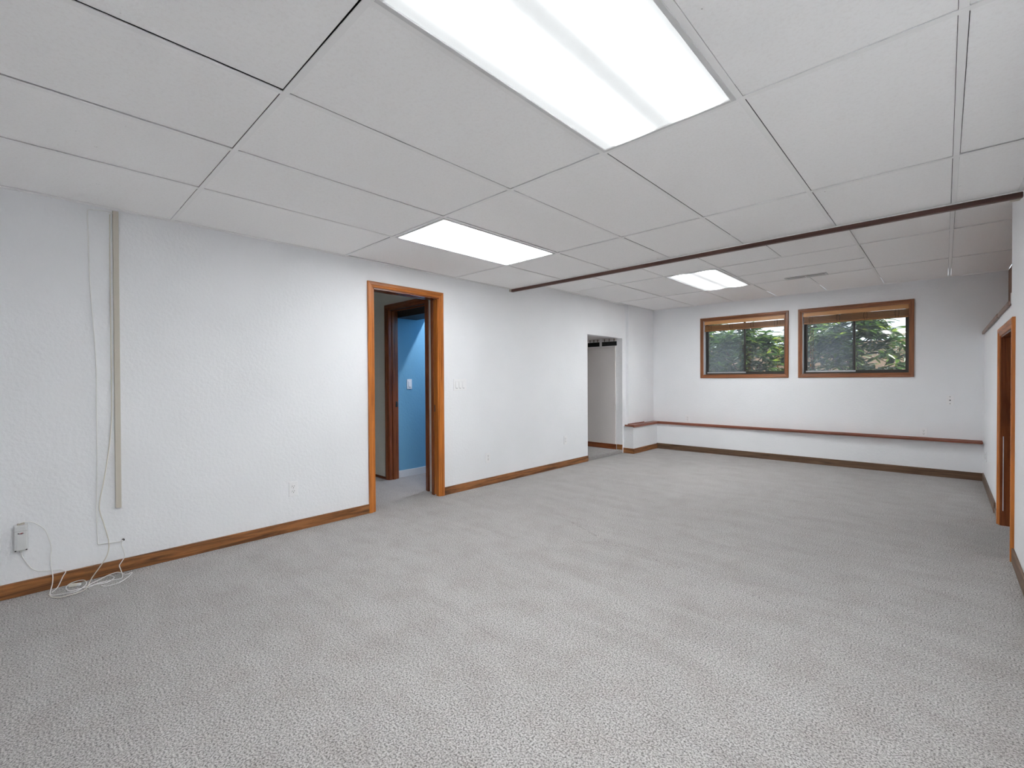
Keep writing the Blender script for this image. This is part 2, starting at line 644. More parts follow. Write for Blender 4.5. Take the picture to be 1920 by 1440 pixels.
cr = ceiling('ceiling_rear', 'higher white panel ceiling beyond the dark wood bar', H2, [YSTEP, YB], 0, XR + .2, [], [], [])
box('step_face', (-0.02, YSTEP, H - 0.002), (XR, YSTEP + 0.02, H2 + 0.12), GRID, cr)
box('wall_angle', (0.0, YSTEP + .02, H2 - 0.001), (0.028, 4.79, H2 + 0.004), GRID, cr)
box('wall_angle', (0.05, 4.79, H2 - 0.001), (0.075, YB, H2 + 0.004), GRID, cr)
box('wall_angle', (0.0, YB - 0.02, H2 - 0.001), (XR + .22, YB, H2 + 0.004), GRID, cr)
for y in (Y3, Y4):
    box('grid_runner', (0.0, y - TB, H2 - 0.0005), (XR + .22, y + TB, H2 + 0.003), GRID, cr)
RROWS = [YSTEP + 0.02, Y3, Y4, YB - 0.01]
RC = COLX[:-1] + [XR + 0.185]
for ci, c in enumerate(RC[1:-1], 1):
    for ri, (a, b) in enumerate(zip(RROWS[:-1], RROWS[1:])):
        if ri == 1 and ci == 4:
            continue                                   # two long boards lie across here
        box('grid_bar', (c - TB, a + TB, H2), (c + TB, b - TB, H2 + 0.0028), GRID, cr)
for ri, (a, b) in enumerate(zip(RROWS[:-1], RROWS[1:])):
    for ci, (c, d) in enumerate(zip(RC[:-1], RC[1:])):
        if ri == 1 and ci in (2, 3, 4):
            continue
        xa = c + (0.05 if (ci == 0 and ri == 2) else 0.028 if ci == 0 else TB)
        tile_piece(cr, xa, d - (TB if ci < 6 else 0), a + (TB if ri else 0), b - TB, H2)
ym = (Y3 + Y4) / 2
box('grid_bar', (RC[3] + TB, ym - TB, H2), (RC[5] - TB, ym + TB, H2 + 0.0028), GRID, cr)
tile_piece(cr, RC[3] + TB, RC[5] - TB, Y3 + TB, ym - TB, H2)
tile_piece(cr, RC[3] + TB, RC[5] - TB, ym + TB, Y4 - TB - 0.12, H2)


# ------------------------------------------------------------------ fluorescent ceiling lights
def ceiling_light(xa, xb, ya, yb, z, label, mat):
    t = empty('ceiling_light', ((xa + xb) / 2, (ya + yb) / 2, z))
    tag(t, label, 'ceiling light', 'fluorescent ceiling panels')
    f = 0.017
    box('frame', (xa, ya, z - 0.004), (xa + f, yb, z + 0.006), WHITE_METAL, t, 0.001, 1)
    box('frame', (xb - f, ya, z - 0.004), (xb, yb, z + 0.006), WHITE_METAL, t, 0.001, 1)
    box('frame', (xa + f, ya, z - 0.004), (xb - f, ya + f, z + 0.006), WHITE_METAL, t, 0.001, 1)
    box('frame', (xa + f, yb - f, z - 0.004), (xb - f, yb, z + 0.006), WHITE_METAL, t, 0.001, 1)
    box('diffuser', (xa + f, ya + f, z + 0.001), (xb - f, yb - f, z + 0.005), mat, t)
    box('housing', (xa + .005, ya + .005, z + 0.006), (xb - .005, yb - .005, z + 0.095), WHITE_METAL, t)
    return t


ceiling_light(COLX[4] + TB, COLX[5] - TB, ROWF[2] + TB, ROWF[3] - TB, H, 'large white fluorescent panel overhead with streaked prismatic diffuser',
              panel_mat('panel_light_near', PANEL_NEAR, 0.008, (-0.13, 0.15), 0.044))
ceiling_light(COLX[1] + TB, COLX[2] - TB, ROWF[3] + TB, ROWF[4] - TB, H, 'evenly glowing white fluorescent panel near the wood framed doorway',
              panel_mat('panel_light_mid', PANEL_MID, 0.8, (-0.14, 0.14), 0.07))
ceiling_light(RC[2] + TB, RC[3] - TB, Y3 + TB, Y4 - TB, H2, 'small looking fluorescent panel beyond the dark ceiling bar',
              panel_mat('panel_light_far', PANEL_FAR, 0.008, (-0.13, 0.15), 0.048))

# linear air vent in the rear ceiling
vx0, vx1, vy0, vy1 = 2.37, 2.79, Y4 - 0.125, Y4 - 0.012
vt = empty('ceiling_vent', ((vx0 + vx1) / 2, (vy0 + vy1) / 2, H2))
tag(vt, 'narrow slotted air vent set into the rear ceiling', 'vent')
box('vent_frame', (vx0, vy0, H2 - 0.004), (vx1, vy0 + 0.016, H2 + 0.004), WHITE_METAL, vt)
box('vent_frame', (vx0, vy1 - 0.014, H2 - 0.004), (vx1, vy1, H2 + 0.004), WHITE_METAL, vt)
for xa, xb in ((vx0, vx0 + .018), (vx1 - .018, vx1), ((vx0 + vx1) / 2 - .006, (vx0 + vx1) / 2 + .006)):
    box('vent_frame', (xa, vy0 + .016, H2 - 0.004), (xb, vy1 - .014, H2 + 0.004), WHITE_METAL, vt)
box('slat', (vx0 + .01, vy0 + 0.045, H2 - 0.006), (vx1 - .01, vy0 + 0.068, H2 + 0.002), WHITE, vt)
box('slot_shade_fill', (vx0 + .004, vy0 + .004, H2 - 0.002), (vx1 - .004, vy1 - .004, H2 + 0.06), BLACK, vt)  # black fill at slot level, the vent's inner darkness put in as colour
for xa, xb in ((RC[3] + TB, vx0), (vx1, RC[5] - TB)):
    tile_piece(cr, xa, xb, Y4 - TB - 0.119, Y4 - TB, H2, gap=(.001, .001, .001, .001))

# dark wooden bar along the step in the ceiling
tr = empty('trim_1', (0, YSTEP, H))
tag(tr, 'thin dark wood bar across the ceiling where it steps up', kind='structure')
box('bar', (0.03, YSTEP - 0.006, H - 0.037), (XR - 0.005, YSTEP + 0.026, H - 0.001), wood('dark_bar', (0.045, 0.018, 0.013), (0.10, 0.042, 0.032), 0, 0.4, 30.0, False), tr, 0.005, 2)
box('lip', (0.03, YSTEP - 0.010, H - 0.006), (XR - 0.005, YSTEP - 0.002, H + 0.001), GRID, tr)
box('end_cap', (0.004, YSTEP - 0.014, H - 0.032), (0.034, YSTEP + 0.026, H - 0.004), BEIGE, tr, 0.003, 1)
box('bracket', (XR - 0.055, YSTEP + 0.022, H - 0.040), (XR - 0.012, YSTEP + 0.055, H + 0.012), BEIGE, tr, 0.004, 1)

# ------------------------------------------------------------------ baseboards
BH, BT = 0.083, 0.013


def board(name, lo, hi, mats, axis, parent=None, label=None):
    o = box(name, lo, hi, mats[axis], parent, 0.004, 2)
    if parent is None:
        tag(o, label, kind='structure')
    return o


bl = empty('baseboard_left', (0, 0, 0))
tag(bl, 'oak baseboard along the long white wall', kind='structure')
board('board', (0, YF, 0), (BT, D1[0] - 0.053, BH), OAK, 1, bl)
board('board', (0, D1[1] + 0.053, 0), (BT, O2[0], BH), OAK, 1, bl)
board('board', (-0.10, O2[1] - BT, 0.05), (0.0, O2[1], 0.05 + BH), OAK, 0, bl)
board('board', (0.0, 4.70, 0), (BT, 4.715, BH), OAK, 1, bl)
board('board', (0.0, 4.715 - BT, 0), (XLL + BT, 4.715, BH), OAK, 0, bl)
board('board', (XLL, 4.715 - BT, 0), (XLL + BT, YLL, BH), OAK, 1, bl)
bb = empty('baseboard_back', (0, 0, 0))
tag(bb, 'dark oak baseboard along the window wall', kind='structure')


def skew_board(name, x0, y0, x1, y1, t, z0, z1, mat, parent, b=0.004):
    """a board along a line in plan, t thick towards the room (towards -y)"""
    vs_ = []
    for z, tt in ((z0, t), (z1 - b, t), (z1, t - b)):
        vs_ += [(x0, y0, z), (x1, y1, z), (x1, y1 - tt, z), (x0, y0 - tt, z)]
    fs = [[0, 1, 2, 3], [8, 9, 10, 11]]
    for k in (0, 4):
        fs += [[k + i, k + (i + 1) % 4, k + 4 + (i + 1) % 4, k + 4 + i] for i in range(4)]
    c = Vector(((x0 + x1) / 2, (y0 + y1) / 2, z0))
    return mesh_obj(name, [Vector(v) - c for v in vs_], fs, mat, parent, c)


skew_board('board', XLL, YLL, XR, YLR, BT, 0, BH + .006, WALN[0], bb)
br = empty('baseboard_right', (0, 0, 0))
tag(br, 'dark oak baseboard along the closet wall', kind='structure')
board('board', (XR - BT, 3.93, 0), (XR, YLR - BT, BH + .012), WALN, 1, br)
GREYB = wood('faded_board', (0.17, 0.14, 0.12), (0.26, 0.22, 0.19), 1, 0.6)
box('board_end', (XR - 0.008, 3.57, 0), (XR, 3.93, 0.052), GREYB, br, 0.003, 1)
board('board', (XR - BT, YF, 0), (XR, D2[0] - 0.062, BH + .01), WALN, 1, br)
bf = board('baseboard_front', (0, YF, 0), (XR, YF + BT, BH), OAK, 0, None, 'oak baseboard of the wall behind the viewer')

# ------------------------------------------------------------------ ledges
lb = empty('trim_2', (0, 0, ZL))
tag(lb, 'narrow mahogany ledge low along the window wall and corner', kind='structure')
skew_board('ledge', XLL - .02, YLL + .12, XR - .01, YB + .01, 0.13, ZL, ZL + 0.02, LEDGE[0], lb)
lb.children[-1].location.z -= ZL
skew_board('ledge_nosing', XLL + .02, YLL - .0005, XR - .012, YLR - .0005, 0.024, ZL - .012, ZL + 0.029, LEDGE[0], lb)
lb.children[-1].location.z -= ZL
box('ledge', (0.0501, 4.715, ZL), (XLL + .02, YB - .01, ZL + 0.02), LEDGE[1], lb)
box('ledge_nosing', (XLL, 4.70, ZL - .014), (XLL + .024, YLL, ZL + 0.026), LEDGE[1], lb, 0.006, 2)
box('ledge_nosing', (0.03, 4.69, ZL - .004), (XLL + .020, 4.7145, ZL + 0.024), LEDGE[0], lb, 0.006, 2)
box('backsplash_strip', (0.0501, 4.75, ZL + .02), (0.062, 5.30, ZL + 0.034), LEDGE[1], lb, 0.003, 1)

lr = empty('trim_3', (XR, YREC, ZREC))
tag(lr, 'weathered wood ledge capping the low closet wall', kind='structure')
LW = wood('worn_ledge', (0.12, 0.068, 0.05), (0.24, 0.15, 0.115), 1, 0.5, 30.0, False)
box('ledge', (XR - 0.002, YREC + 0.01, ZREC), (XR + 0.184, YB - .002, ZREC + 0.014), LW, lr)
box('ledge_nosing', (XR - 0.016, YREC + 0.02, ZREC - 0.012), (XR - 0.001, 3.60, ZREC + 0.02), LW, lr, 0.004, 2)
box('ledge_nosing', (XR - 0.020, 3.604, ZREC - 0.014), (XR - 0.001, YB - .004, ZREC + 0.02), LW, lr, 0.004, 2)
box('end_block', (XR - 0.004, YREC - 0.004, ZREC - 0.004), (XR + 0.05, YREC + 0.02, ZREC + 0.075), WHITE, lr, 0.004, 1)


# ------------------------------------------------------------------ casings
def mitred(parent, axis, face, out, a0, a1, ztop, w, t, mats, name='casing', zbot=0.0, sill=False):
    """door or window casing on a wall. axis = wall normal axis; face = wall plane; out = +1/-1 direction into the room;
    a0,a1 outer limits along the wall; w width, t thickness. Stepped profile with mitred corners."""
    other = 1 - axis
    prof = [(0, 0), (0, t * 0.75), (w * 0.14, t), (w * 0.55, t * 0.92), (w * 0.62, t * 0.62), (w, t * 0.45), (w, 0)]   # (distance from outer edge, proud)

    def P(a, z, pr):
        q = [0, 0, z]
        q[axis] = face + out * pr
        q[other] = a
        return Vector(q)
    n = len(prof)
    runs = []
    runs.append(([P(a0 + d, zbot + (d if sill else 0), p) for d, p in prof], [P(a0 + d, ztop - d, p) for d, p in prof], 2))
    runs.append(([P(a1 - d, zbot + (d if sill else 0), p) for d, p in prof], [P(a1 - d, ztop - d, p) for d, p in prof], 2))
    runs.append(([P(a0 + d, ztop - d, p) for d, p in prof], [P(a1 - d, ztop - d, p) for d, p in prof], other))
    if sill:
        runs.append(([P(a0 + d, zbot + d, p) for d, p in prof], [P(a1 - d, zbot + d, p) for d, p in prof], other))
    for A, B, ax in runs:
        vs_ = A + B
        c = sum(vs_, Vector()) / len(vs_)
        fs = [list(range(n)), list(range(2 * n - 1, n - 1, -1))]
        fs += [[i, (i + 1) % n, n + (i + 1) % n, n + i] for i in range(n)]
        mesh_obj(name, [v - c for v in vs_], fs, mats[ax], parent, c - parent_loc(parent))


# ---- left doorway
d1 = empty('door_1', (0, (D1[0] + D1[1]) / 2, 0))
tag(d1, 'open doorway with orange varnished wood casing in the long wall', kind='structure')
mitred(d1, 0, 0.0, 1, D1[0] - 0.052, D1[1] + 0.052, D1[3] + 0.052, 0.054, 0.018, FIR)
# jambs: the near one plain, the far one split for a sliding door
box('jamb', (-0.12, D1[0] - 0.001, 0), (0.002, D1[0] + 0.016, D1[3]), FIR[2], d1, 0.001, 1)
box('jamb_head', (-0.12, D1[0], D1[3] - 0.016), (-0.082, D1[1], D1[3] + .001), CHERRY[1], d1, 0.001, 1)
box('jamb_head', (-0.042, D1[0], D1[3] - 0.016), (0.002, D1[1], D1[3] + .001), CHERRY[1], d1, 0.001, 1)
box('track', (-0.083, D1[0], D1[3] - 0.004), (-0.041, D1[1], D1[3] + .001), BLACK, d1)
box('jamb', (-0.12, D1[1] - 0.016, 0), (-0.082, D1[1] + .001, D1[3] - .016), CHERRY[2], d1, 0.002, 1)
box('jamb', (-0.042, D1[1] - 0.016, 0), (0.002, D1[1] + .001, D1[3] - .016), FIR[2], d1, 0.002, 1)
pd = box('door_edge', (-0.079, D1[1] - 0.010, 0.012), (-0.045, D1[1] + .001, D1[3] - .016), FIR[2], d1, 0.001, 1)
box('latch', (-0.068, D1[1] - 0.014, 0.87), (-0.056, D1[1] - 0.0095, 0.94), STEEL, d1, 0.001, 1)
mitred(d1, 0, -0.12, -1, D1[0] - 0.052, D1[1] + 0.052, D1[3] + 0.052, 0.054, 0.016, CHERRY)

# ---- hall behind it, with a second doorway
HX0, HX1, HZ = -1.063, -0.305, 2.042
wh = wall_grid('wall_hall', 1, 1.062, 1.18, [-2.3, HX0, HX1, -0.12], [0, HZ, 2.75], [(HX0, HX1, 0, HZ)], WALL_HALL)
tag(wh, 'cream hall wall holding the dark wood inner doorway', kind='structure')
wh2 = box('wall_hall_end', (-2.4, -1.2, 0), (-2.3, 1.18, 2.4), WALL_HALL)
tag(wh2, 'cream wall at the far end of the hall', kind='structure')
wh3 = box('wall_hall_side', (-2.3, -1.3, 0), (-0.12, -1.2, 2.4), WALL_HALL)
tag(wh3, 'cream side wall of the hall', kind='structure')
ch = box('ceiling_hall', (-2.3, -1.2, 2.32), (-0.12, 1.062, 2.4), WALL_HALL)
tag(ch, 'cream hall ceiling behind the doorway', kind='structure')
bh = box('baseboard_hall', (-2.3, 1.05, 0), (HX0 - 0.055, 1.062, 0.03), CHERRY[0], None, 0.002, 1)
tag(bh, 'thin dark baseboard of the hall wall', kind='structure')
d2 = empty('door_2', ((HX0 + HX1) / 2, 1.062, 0))
tag(d2, 'inner doorway with dark red brown casing seen through the first', kind='structure')
mitred(d2, 1, 1.062, -1, HX0 - 0.055, HX1 + 0.055, HZ + 0.052, 0.057, 0.018, CHERRY)
box('jamb', (HX0 - 0.001, 1.060, 0), (HX0 + 0.016, 1.19, HZ), CHERRY[2], d2, 0.002, 1)
box('jamb', (HX1 - 0.016, 1.060, 0), (HX1 + 0.001, 1.19, HZ), CHERRY[2], d2, 0.002, 1)
box('stop', (HX0 + 0.015, 1.105, 0), (HX0 + 0.027, 1.145, HZ), CHERRY[2], d2, 0.002, 1)
box('jamb_head', (HX0, 1.060, HZ - 0.016), (HX1, 1.19, HZ + .001), CHERRY[0], d2, 0.002, 1)
box('stop', (HX0 + .02, 1.105, HZ - 0.03), (HX1, 1.145, HZ - .015), CHERRY[0], d2, 0.002, 1)
box('latch', (HX0 + 0.0155, 1.150, 0.875), (HX0 + 0.030, 1.172, 0.94), STEEL, d2, 0.002, 1)

# ---- blue stair passage behind the second doorway
BX = -1.085
wbl = box('wall_stair', (BX - 0.1, 1.18, 0), (BX, 3.3, 2.85), WALL_BLUE)
tag(wbl, 'blue painted wall of the passage behind the inner doorway', kind='structure')
wbe = box('wall_stair_end', (BX, 3.3, 0), (-0.12, 3.4, 2.85), WALL_BLUE)
tag(wbe, 'blue wall closing the stair passage', kind='structure')
wbr = box('wall_stair_side', (-0.20, 1.18, 0), (-0.12, 3.3, 2.85), WALL_BLUE)
tag(wbr, 'blue wall on the room side of the stair passage', kind='structure')
cst = box('ceiling_stair', (BX - .1, 1.062, 2.75), (-0.12, 3.4, 2.85), WALL_HALL)
tag(cst, 'ceiling high above the stair passage', kind='structure')
bst = box('baseboard_stair', (BX, 1.19, 0), (BX + 0.011, 3.3, 0.086), plain('grey_white_board', (0.70, 0.70, 0.70), 0.5), None, 0.002, 1)
tag(bst, 'pale baseboard below the blue wall', kind='structure')
so = empty('stair_soffit', (BX, 1.18, 1.95))
tag(so, 'dark stepped underside of stairs above the blue wall', kind='structure')
DKW = plain('shaded_soffit', (0.03, 0.026, 0.028), 0.7)  # dark wood tone with the dimness under the stairs put into it
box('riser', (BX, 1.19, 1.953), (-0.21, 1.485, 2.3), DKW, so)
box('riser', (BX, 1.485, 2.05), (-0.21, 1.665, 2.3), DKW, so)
sl = bpy.data.lights.new('stair_lamp', 'AREA')
sl.shape = 'DISK'
sl.size = 0.05
sl.energy = 9.0
sl.color = (0.95, 0.93, 1.0)
slo = bpy.data.objects.new('stair_lamp', sl)
slo.location = (-0.55, 1.88, 2.44)
slo.rotation_euler = (0, math.radians(-20), 0)
link(slo)

# ---- plain opening with one step up, near the far corner
ZST = 0.05
fa = box('floor_alcove', (-1.3, O2[0] - .6, 0.0), (-0.004, O2[1] + .02, ZST), CARPET, None, 0.008, 2)
tag(fa, 'carpeted step up into the plain opening', kind='structure')
wa = box('wall_alcove', (-1.3, 4.64 + .02, ZST), (-0.12, 4.76, 2.3), WALL_ALC)
tag(wa, 'grey wall inside the plain opening', kind='structure')
wa2 = box('wall_alcove_end', (-1.4, O2[0] - .6, 0), (-1.3, 4.76, 2.3), WALL_ALC)
tag(wa2, 'far wall of the alcove', kind='structure')
wa3 = box('wall_alcove_side', (-1.3, O2[0] - .25, 0), (-0.12, O2[0] - .2, 2.3), WALL_ALC)
tag(wa3, 'near side wall of the alcove', kind='structure')
ca = box('ceiling_alcove', (-1.3, O2[0] - .2, 1.86), (-0.12, 4.76, 1.95), WALL_ALC)
tag(ca, 'low ceiling of the alcove', kind='structure')
bal = box('baseboard_alcove', (-1.3, 4.646, ZST), (-0.10, 4.66, ZST + BH), CHERRY[0], None, 0.003, 1)
tag(bal, 'dark baseboard inside the plain opening', kind='structure')
sv_ = empty('wall_grille', (-0.36, 4.66, 1.73))
tag(sv_, 'two black slots with white rims high on the alcove wall', 'grille')
for xa, xb in ((-0.64, -0.405), (-0.362, -0.09)):
    s_ = box('slot', (xa, 4.652, 1.735), (xb, 4.6615, 1.806), BLACK, sv_)
    box('rim', (xa - .01, 4.645, 1.726), (xb + .01, 4.661, 1.735), WHITE, s_)
    box('rim', (xa - .01, 4.645, 1.806), (xb + .01, 4.661, 1.822), WHITE, s_)
    for k in range(3):
        q = xa + (xb - xa) * (0.18 + 0.33 * k)
        box('hook', (q, 4.638, 1.80), (q + .008, 4.650, 1.85), STEEL, s_)
box('post', (-0.402, 4.640, 1.726), (-0.366, 4.661, 1.86), WHITE, sv_)

# ---- low closet doorway in the right wall
d3 = empty('door_3', (XR, (D2[0] + D2[1]) / 2, 0))
tag(d3, 'low closet doorway with varnished wood casing in the side wall', kind='structure')
mitred(d3, 0, XR, -1, D2[0] - 0.058, D2[1] + 0.058, D2[3] + 0.058, 0.06, 0.019, FIR)
box('jamb', (XR - .002, D2[0] - .001, 0), (XR + 0.11, D2[0] + .016, D2[3]), CHERRY[2], d3, 0.001, 1)
box('jamb', (XR - .002, D2[1] - .016, 0), (XR + 0.11, D2[1] + .001, D2[3]), CHERRY[2], d3, 0.001, 1)
box('jamb_head', (XR - .002, D2[0], D2[3] - .016), (XR + 0.11, D2[1], D2[3] + .001), CHERRY[1], d3, 0.001, 1)
box('strike_strip', (XR + 0.012, D2[1] - .019, 0.12), (XR + 0.017, D2[1] - .0155, 0.72), WHITE, d3)
cl = empty('closet_door', (XR + 0.05, 3.46, 0.0))
tag(cl, 'dark wood plank door folded back inside the low closet', 'door')
DPL = wood('dark_plank', (0.05, 0.022, 0.009), (0.12, 0.055, 0.022), 0, 0.4, 30.0, False)
z = 0.012
while z < 1.48:
    box('plank', (XR + 0.050, 3.445, z), (XR + 0.62, 3.47, z + 0.118), DPL, cl, 0.003, 1)
    z += 0.121
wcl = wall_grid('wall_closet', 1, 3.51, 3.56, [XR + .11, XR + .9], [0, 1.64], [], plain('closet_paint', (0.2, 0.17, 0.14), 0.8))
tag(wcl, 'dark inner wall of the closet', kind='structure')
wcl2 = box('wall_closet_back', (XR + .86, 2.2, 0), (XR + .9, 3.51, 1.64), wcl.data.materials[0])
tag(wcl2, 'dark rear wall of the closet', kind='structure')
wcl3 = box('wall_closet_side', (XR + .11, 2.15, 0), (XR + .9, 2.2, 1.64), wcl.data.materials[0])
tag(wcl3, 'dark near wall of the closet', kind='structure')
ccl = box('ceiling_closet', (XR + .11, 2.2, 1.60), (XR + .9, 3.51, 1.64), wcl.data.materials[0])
tag(ccl, 'dark low ceiling of the closet', kind='structure')


# ------------------------------------------------------------------ windows and blinds
def window(n, W, label):
    x0, x1, z0, z1 = W
    t = empty('window_%d' % n, ((x0 + x1) / 2, YB, z0))
    tag(t, label, kind='structure')
    mitred(t, 1, YB, -1, x0 - 0.046, x1 + 0.040, z1 + 0.046, 0.050, 0.018, WINW, 'casing', z0 - 0.048, True)
    e = 0.009
    box('reveal', (x0, YB - .002, z0), (x0 + e, YB + .2, z1), LINER, t)
    box('reveal', (x1 - e, YB - .002, z0), (x1, YB + .2, z1), WINW[2], t)
    box('reveal', (x0 + e, YB - .002, z1 - e), (x1 - e, YB + .2, z1), WINW[0], t)
    box('sill', (x0 + e, YB - .002, z0), (x1 - e, YB + .2, z0 + e), WINW[0], t)
    ax0, ax1, az0, az1 = x0 + e, x1 - e, z0 + e, z1 - e
    ya, yb = YB + 0.085, YB + 0.15
    f = 0.020
    box('frame', (ax0, ya, az0), (ax0 + f, yb, az1), BRONZE, t, 0.002, 1)
    box('frame', (ax1 - f, ya, az0), (ax1, yb, az1), BRONZE, t, 0.002, 1)
    box('frame', (ax0 + f, ya, az0), (ax1 - f, yb, az0 + f), BRONZE, t, 0.002, 1)
    box('frame', (ax0 + f, ya, az1 - f), (ax1 - f, yb, az1), BRONZE, t, 0.002, 1)
    xm = (ax0 + ax1) / 2
    for k, (a, b, y) in enumerate(((ax0 + f, xm + 0.022, ya + 0.008), (xm - 0.014, ax1 - f, ya + 0.036))):
        s = empty('sash', (0, 0, 0))
        s.parent = t
        s.location = Vector(((a + b) / 2, y, az0 + f)) - Vector(t.location)
        w = 0.020
        zz0, zz1 = az0 + f, az1 - f
        box('rail', (a, y, zz0), (b, y + .022, zz0 + w), ALU if k == 0 else BRONZE, s, 0.002, 1)
        box('rail', (a, y, zz1 - w), (b, y + .022, zz1), BRONZE, s, 0.002, 1)
        box('stile', (a, y, zz0 + w), (a + w, y + .022, zz1 - w), BRONZE, s, 0.002, 1)
        box('stile', (b - w, y, zz0 + w), (b, y + .022, zz1 - w), BRONZE, s, 0.002, 1)
        box('pane', (a + w - .002, y + .010, zz0 + w - .002), (b - w + .002, y + .013, zz1 - w + .002), glass_mat('pane_%d_%d' % (n, k), 0.085 if k == 0 else 0.03), s)
    return t


window(1, W1, 'high basement sliding window nearest the far corner, wood cased')
window(2, W2, 'wider looking high sliding window nearer the closet wall, wood cased')


def blind(W, label, cord_x, tilt_gap):
    x0, x1, z0, z1 = W
    t = empty('window_blind', ((x0 + x1) / 2, YB + 0.03, z1 - 0.18))
    tag(t, label, 'blind', 'raised wooden window blinds')
    a, b = x0 + 0.014, x1 - 0.012
    box('valance', (a, YB + 0.002, z1 - 0.066), (b, YB + 0.012, z1 - 0.010), VALW, t, 0.002, 1)
    box('head_rail', (a + .01, YB + 0.014, z1 - 0.056), (b - .01, YB + 0.06, z1 - 0.012), BRONZE, t)
    zt = z1 - 0.070 - tilt_gap
    n = 9
    zb = z1 - 0.145
    for k in range(n):
        z = zb + (zt - zb) * k / (n - 1)
        box('slat', (a + .006, YB + 0.010, z - 0.0024), (b - .004, YB + 0.060, z + 0.0024), SLATW, t)
    box('bottom_rail', (a + .004, YB + 0.008, zb - 0.026), (b - .004, YB + 0.062, zb - 0.006), SLATW, t, 0.003, 1)
    for fx in (0.08, 0.36, 0.62, 0.90):
        x = a + (b - a) * fx
        for dx in (-0.012, 0.012):
            tube('ladder_cord', [(x + dx, YB + .008, zt + .01), (x + dx * 1.6, YB - .004, (zt + zb) / 2), (x + dx, YB + .006, zb - .02)], 0.0018, BLACK, t, 4, 5)
    tube('pull_cord', [(cord_x, YB + .004, z1 - .06), (cord_x + .004, YB + .012, z1 - .4), (cord_x - .002, YB + .02, z0 + .14)], 0.0016, SLATW, t, 4, 5)
    tube('pull_cord', [(cord_x + .03, YB + .004, z1 - .06), (cord_x + .028, YB + .012, z1 - .4), (cord_x + .02, YB + .02, z0 + .06)], 0.0016, SLATW, t, 4, 5)
    box('tassel', (cord_x - .007, YB + .014, z0 + .10), (cord_x + .005, YB + .026, z0 + .14), SLATW, t, 0.003, 1)
    return t


blind(W1, 'raised brown slat blind with light gap under its valance', 1.985, 0.010)
blind(W2, 'raised brown slat blind tight under its valance, nearer the closet', 2.40, 0.0)


# ------------------------------------------------------------------ wall plates
def local_box(name, lo, hi, mat, parent, bevel=0.0, seg=2):
    """box in the parent's own axes"""
    lo, hi = Vector(lo), Vector(hi)
    c = (lo + hi) / 2
    bm = bmesh.new()
    bm_box(bm, lo - c, hi - c)
    if bevel:
        bmesh.ops.bevel(bm, geom=bm.edges[:], offset=bevel, segments=seg, affect='EDGES', profile=0.5)
    me = bpy.data.meshes.new(name)
    bm.to_mesh(me)
    bm.free()
    me.materials.append(mat)
    o = bpy.data.objects.new(name, me)
    o.location = c
    return link(o, parent)


def disc(name, r, x0, x1, y, z, mat, parent, flat=1.0, n=20):
    vs_, fs = [], []
    for x in (x0, x1):
        for k in range(n):
            a = 2 * math.pi * k / n
            vs_.append((x, max(-flat * r, min(flat * r, math.cos(a) * r)), math.sin(a) * r))
    fs = [list(range(n)), list(range(2 * n - 1, n - 1, -1))] + [[k, (k + 1) % n, n + (k + 1) % n, n + k] for k in range(n)]
    return mesh_obj(name, vs_, fs, mat, parent, (0, y, z))


RZ = {'left': 0.0, 'back': -math.pi / 2, 'right': math.pi}


def outlet(pos, wall, label):
    t = empty('wall_outlet', pos, RZ[wall])
    tag(t, label, 'outlet', 'duplex wall outlets')
    local_box('cover_plate', (0, -0.035, -0.058), (0.006, 0.035, 0.058), WHITE, t, 0.0022, 2)
    for z in (-0.0195, 0.0195):
        s = disc('socket', 0.0172, 0.0, 0.0085, 0, z, WHITE, t, 0.9)
        for y in (-0.0065, 0.0065):
            local_box('slot', (0.0080, y - .0011, -0.001), (0.0089, y + .0011, 0.0085), SLOT, s)
        local_box('slot', (0.0080, -.0026, -0.0105), (0.0089, .0026, -0.0055), SLOT, s)
    disc('screw', 0.003, 0.005, 0.0068, 0, 0, ALU, t)
    return t


outlet((0, -0.453, 0.338), 'left', 'white duplex outlet on the long wall, between cable cover and doorway')
outlet((0, 1.685, 0.312), 'left', 'white duplex outlet on the long wall, just past the doorway')
outlet((0, 3.147, 0.364), 'left', 'white duplex outlet on the long wall, just before the plain opening')
outlet((0, -2.043, 0.335), 'left', 'white outlet plate beside the grey adapter box, cut by the frame edge')
outlet((0.655, YB, 0.528), 'back', 'white duplex outlet on the window wall above the ledge, near the corner')
outlet((3.585, YB, 0.522), 'back', 'white duplex outlet on the window wall above the ledge, near the closet wall')
outlet((XR, 5.15, 0.345), 'right', 'white outlet on the closet wall beyond the low doorway')

jk = empty('jack_plate', (3.818, YB, 0.921), RZ['back'])
tag(jk, 'white wall plate with small black jack, high on the window wall', 'wall plate')
local_box('cover_plate', (0, -0.0345, -0.058), (0.006, 0.0345, 0.058), WHITE, jk, 0.002, 2)
local_box('jack', (0.005, -0.007, -0.006), (0.0068, 0.007, 0.005), SLOT, jk)
disc('screw', 0.0042, 0.005, 0.0072, 0, 0.041, SLOT, jk)
disc('screw', 0.0042, 0.005, 0.0072, 0, -0.041, SLOT, jk)


